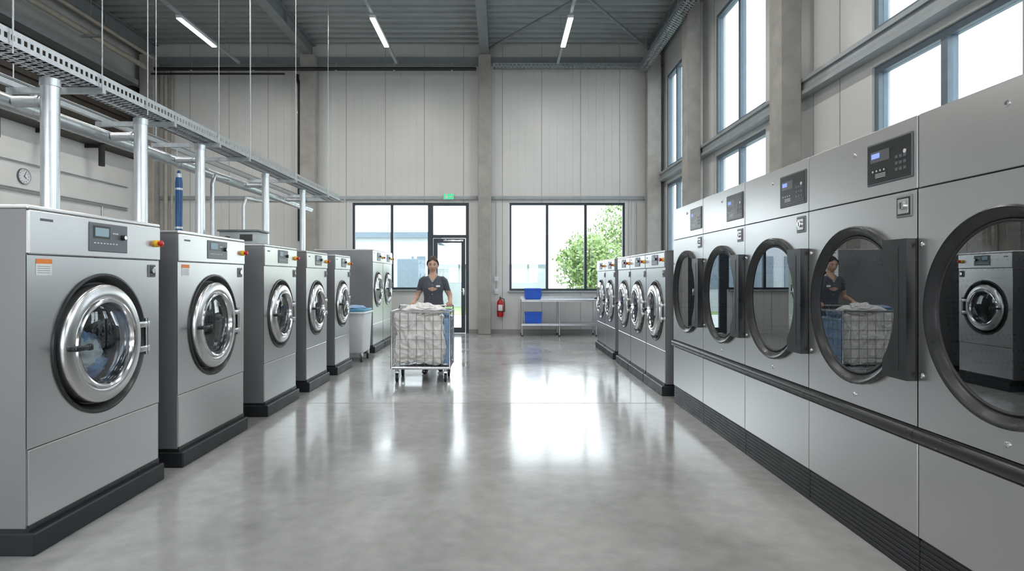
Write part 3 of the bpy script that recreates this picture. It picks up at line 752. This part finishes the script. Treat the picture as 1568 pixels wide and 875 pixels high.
for s in (-1, 1):
    m.tube([(s*.055, l+.03, 1.442), (s*.066, l-.03, 1.428), (s*.048, l-.078, 1.395), (s*.02, l-.098, 1.355), (s*.004, l-.108, 1.325)], [(.010, .006)]*5, PAINTLT, 8)
    cc = Vector((s*.2095, LEAN(1.37)+.045, 1.20)); d = Vector((s*.025, .02, -.07)).normalized(); u = d.cross(Vector((0, 1, 0))).normalized(); w = d.cross(u)
    m.tube([cc+u*math.cos(a)*.047+w*math.sin(a)*.047 for a in [2*math.pi*k/20 for k in range(20)]], .005, PAINTLT, 6, closed=True)
    fy = -.12 if s < 0 else .12
    m.tube([(s*.10, fy+.06, .045), (s*.10, fy+.02, .05), (s*.10, fy-.06, .042), (s*.102, fy-.14, .03), (s*.102, fy-.175, .022)], [(.043, .036), (.048, .04), (.04, .044), (.028, .042), (.018, .026)], BLACK, 16)
m.tube([(.05, l+.03, 1.442), (0, l+.062, 1.45), (-.05, l+.03, 1.442)], [(.012, .006)]*3, PAINTLT, 8)
for q in range(3): z = 1.29-.07*q; m.sphere((.0, LEAN(z)-.118-.024+.012*abs(q-1), z), (.006, .004, .006), WHITEP, 8)
m.obj('collar_and_shoes', parent=W0)
m = MB(); m.box(.055, .115, -.188, -.180, 1.255, 1.283, WHITEP, .003, 1); m.obj('name_badge', parent=W0)
# head
HC = Vector((0, -.012+LEAN(1.58), 1.588))
def headfn(v):
    x, y, z = v
    X, Y, Z = x*.072, y*.092, z*.113
    if z < 0: X *= 1-.30*(-z)**1.5; Y = Y*(1-.12*(-z)) if y > 0 else Y
    if y > 0 and z < -.2: Y *= 1-.45*(-z-.2)
    if y < 0:
        g = lambda a, b, sa, sb: math.exp(-((X-a)/sa)**2-((Z-b)/sb)**2)
        Y += .008*g(.029, .002, .015, .012)+.008*g(-.029, .002, .015, .012)
        Y -= .016*g(0, -.028, .009, .012)+.008*g(0, -.008, .007, .022)
        Y -= .003*g(0, .025, .05, .012); Y -= .006*g(0, -.060, .020, .008)+.006*g(0, -.096, .018, .014)
        Y -= .005*g(.038, -.03, .02, .02)+.005*g(-.038, -.03, .02, .02)
    return Vector((X, Y, Z))
m = MB(); t = bmesh.new(); bmesh.ops.create_uvsphere(t, u_segments=64, v_segments=48, radius=1)
for v in t.verts: v.co = headfn(v.co)
m.add(t, SKIN, True, crease=0)
for s in (-1, 1):
    m.sphere((s*.072, .006, -.008), (.009, .017, .028), SKIN, 14)
    m.sphere((s*.029, -.077, .0), (.0135, .010, .0062), EYEW, 14); m.sphere((s*.029, -.0855, -.001), (.006, .004, .0055), HAIR, 12)
    m.tube([(s*.014, -.090, .020), (s*.030, -.089, .024), (s*.046, -.078, .020)], [.0015, .0024, .0012], HAIR, 8)
    m.tube([(s*.016, -.083, .004), (s*.029, -.088, .0080), (s*.043, -.079, .004)], .0018, HAIR, 6)
m.tube([(-.022, -.084, -.060), (-.010, -.094, -.057), (0, -.095, -.058), (.010, -.094, -.057), (.022, -.084, -.060)], [.002, .0035, .003, .0035, .002], LIP, 8)
m.tube([(-.018, -.085, -.063), (0, -.094, -.066), (.018, -.085, -.063)], [.002, .0045, .002], LIP, 8)
t = bmesh.new(); bmesh.ops.create_uvsphere(t, u_segments=64, v_segments=48, radius=1)
kill = []
for v in t.verts:
    x, y, z = v.co
    line = .60-.38*abs(x) if y < -.2 else (.50-(y+.2)*1.9)
    line = max(line, -.45)
    if z < line-.04: kill.append(v)
    q = headfn(v.co); r = 1.085+.012*math.sin(math.atan2(x, y+.3)*30)
    v.co = Vector((q.x*r, q.y*r+.003, q.z*1.065+.0))
bmesh.ops.delete(t, geom=kill, context='VERTS')
m.add(t, HAIR, True, recalc=False)
m.sphere((0, .112, .045), (.040, .034, .040), HAIR, 20, fn=lambda d: 1+.06*math.sin(d.z*14))
for s in (-1, 1): m.tube([(s*.052, -.058, .066), (s*.068, -.038, .045), (s*.075, -.018, .015), (s*.076, .0, -.008), (s*.072, .03, -.03)], [.009, .010, .010, .009, .007], HAIR, 10)
h = m.obj('head', HC, 0, W0); h.rotation_euler = (.12, 0, .06); h.scale = (1.06, 1.06, 1.06)
# hands on the push handle (palm over the bar, fingers curled round it, thumb beneath)
BY = 8.28+.375-WY; DZ = .04
for s in (-1, 1):
    m = MB(); X = s*.262
    def P(x, y, z): return (x, y, z+DZ)
    m.tube([P(X, -.17, 1.02), P(X, -.205, 1.008), P(X, -.235, .998), P(X, BY+.012, .987), P(X, BY-.012, .981)], [(.023, .024), (.020, .025), (.017, .035), (.014, .041), (.011, .040)], SKIN, 18)
    for j, (dx, L) in enumerate(((-.031, .94), (-.0105, 1.06), (.0105, 1.0), (.031, .82))):
        x = X-s*dx
        m.tube([P(x, BY+.01, .983), P(x, BY-.012, .983), P(x, BY-.012-.018*L, .974), P(x, BY-.012-.021*L, .955), P(x, BY-.008-.012*L, .938), P(x, BY+.002, .936-.002*L)],
               [.0085, .0095, .009, .0085, .0078, .0062], SKIN, 10)
    xi = X-s*.040
    m.tube([P(X-s*.022, -.225, .994), P(xi, -.240, .984), P(xi-s*.010, BY+.032, .965), P(xi-s*.004, BY+.022, .944), P(xi+s*.008, BY+.012, .934)], [.012, .0125, .0105, .009, .007], SKIN, 10)
    m.obj('hand', parent=W0)

# ------------------------------------------------------------------ outside
m = MB(); m.box(-60, 60, YB+.3, 80, -.2, -.1, PAVE); m.box(-60, 60, 24, 80, -.1, -.08, GRASS); m.box(XR+.3, 60, -60, YB+.3, -.2, -.1, PAVE)
m.box(-60, 60, -60, YF-.25, -.2, -.1, PAVE); m.obj('outside_ground')
m = MB(); m.box(-14, -3.2, 26, 34, -.08, 3.1, FACADE); m.box(-14.2, -3.0, 25.8, 34, 3.1, 3.35, FRAMEG)
for i in range(6): m.box(-13+i*1.7, -11.8+i*1.7, 25.95, 26.02, .9, 2.3, FRAMEG)
m.box(-3.2, 2.2, 30, 36, -.08, 1.9, FACADE); m.box(-3.2, 2.3, 29.9, 36, 1.9, 2.05, FRAMEG)
m.obj('neighbouring_building')
def tree(loc, H, R, seed):
    rn = random.Random(seed); m = MB()
    m.tube([(0, 0, 0), (.05, 0, H*.3), (0, .05, H*.6), (0, 0, H*.85)], [.16, .12, .08, .03], BARK, 10)
    for k in range(7):
        a = k*.9; m.tube([(0, 0, H*(.3+.06*k)), (math.cos(a)*R*.6, math.sin(a)*R*.6, H*(.5+.06*k))], [.05, .015], BARK, 6)
    t = bmesh.new()
    for k in range(3200):
        d = Vector((rn.gauss(0, 1), rn.gauss(0, 1), rn.gauss(0, 1))).normalized()*(rn.random()**.4)
        d *= 1+.35*noise.noise(d*2.5+Vector((seed, 0, 0)))
        c = Vector((d.x*R, d.y*R, H*.6+d.z*H*.42)); u = Vector((rn.gauss(0, 1), rn.gauss(0, 1), rn.gauss(0, 1))).normalized(); w = u.orthogonal().normalized(); q = .10
        t.faces.new([t.verts.new(c+u*q), t.verts.new(c+w*q*.6), t.verts.new(c-u*q), t.verts.new(c-w*q*.6)])
    m.add(t, LEAF, recalc=False); m.obj('tree', loc)
tree((4.0, 27, -.1), 3.4, 1.5, 1); tree((6.2, 29, -.1), 5.4, 1.9, 2); tree((5.2, 37, -.1), 4.2, 1.5, 3)

# ------------------------------------------------------------------ light
w = bpy.data.worlds.new('overcast_sky'); scene.world = w; w.use_nodes = True; nt = w.node_tree; bg = nt.nodes['Background']
tc = nt.nodes.new('ShaderNodeTexCoord'); sp = nt.nodes.new('ShaderNodeSeparateXYZ'); cr = nt.nodes.new('ShaderNodeValToRGB')
nt.links.new(tc.outputs['Generated'], sp.inputs[0]); nt.links.new(sp.outputs['Z'], cr.inputs[0])
cr.color_ramp.elements[0].color = (.95, .97, 1, 1); cr.color_ramp.elements[1].color = (.80, .90, 1, 1)
nt.links.new(cr.outputs[0], bg.inputs['Color']); bg.inputs['Strength'].default_value = 6.0
for xc in (1.30, -2.43, -6.07):
    for ya in (11.3, 7.2, 3.1, -1.0):
        l = bpy.data.lights.new('led_tube', 'AREA'); l.shape = 'RECTANGLE'; l.size = .09; l.size_y = 1.4; l.energy = 45; l.color = (1, .98, .94)
        o = bpy.data.objects.new('led_tube_light', l); COL.objects.link(o); o.location = (xc, ya+.7, 6.26)

# ------------------------------------------------------------------ camera
cam = bpy.data.cameras.new('camera'); co = bpy.data.objects.new('camera', cam); COL.objects.link(co); scene.camera = co
co.location = (0, 0, 1.40); co.rotation_euler = (math.pi/2, 0, 0)
cam.sensor_width = 36; cam.lens = 920/1568*36; cam.shift_x = 16/1568; cam.shift_y = -12.7/1568; cam.clip_end = 300
scene.view_settings.view_transform = 'Standard'
scene.view_settings.exposure = 0.1
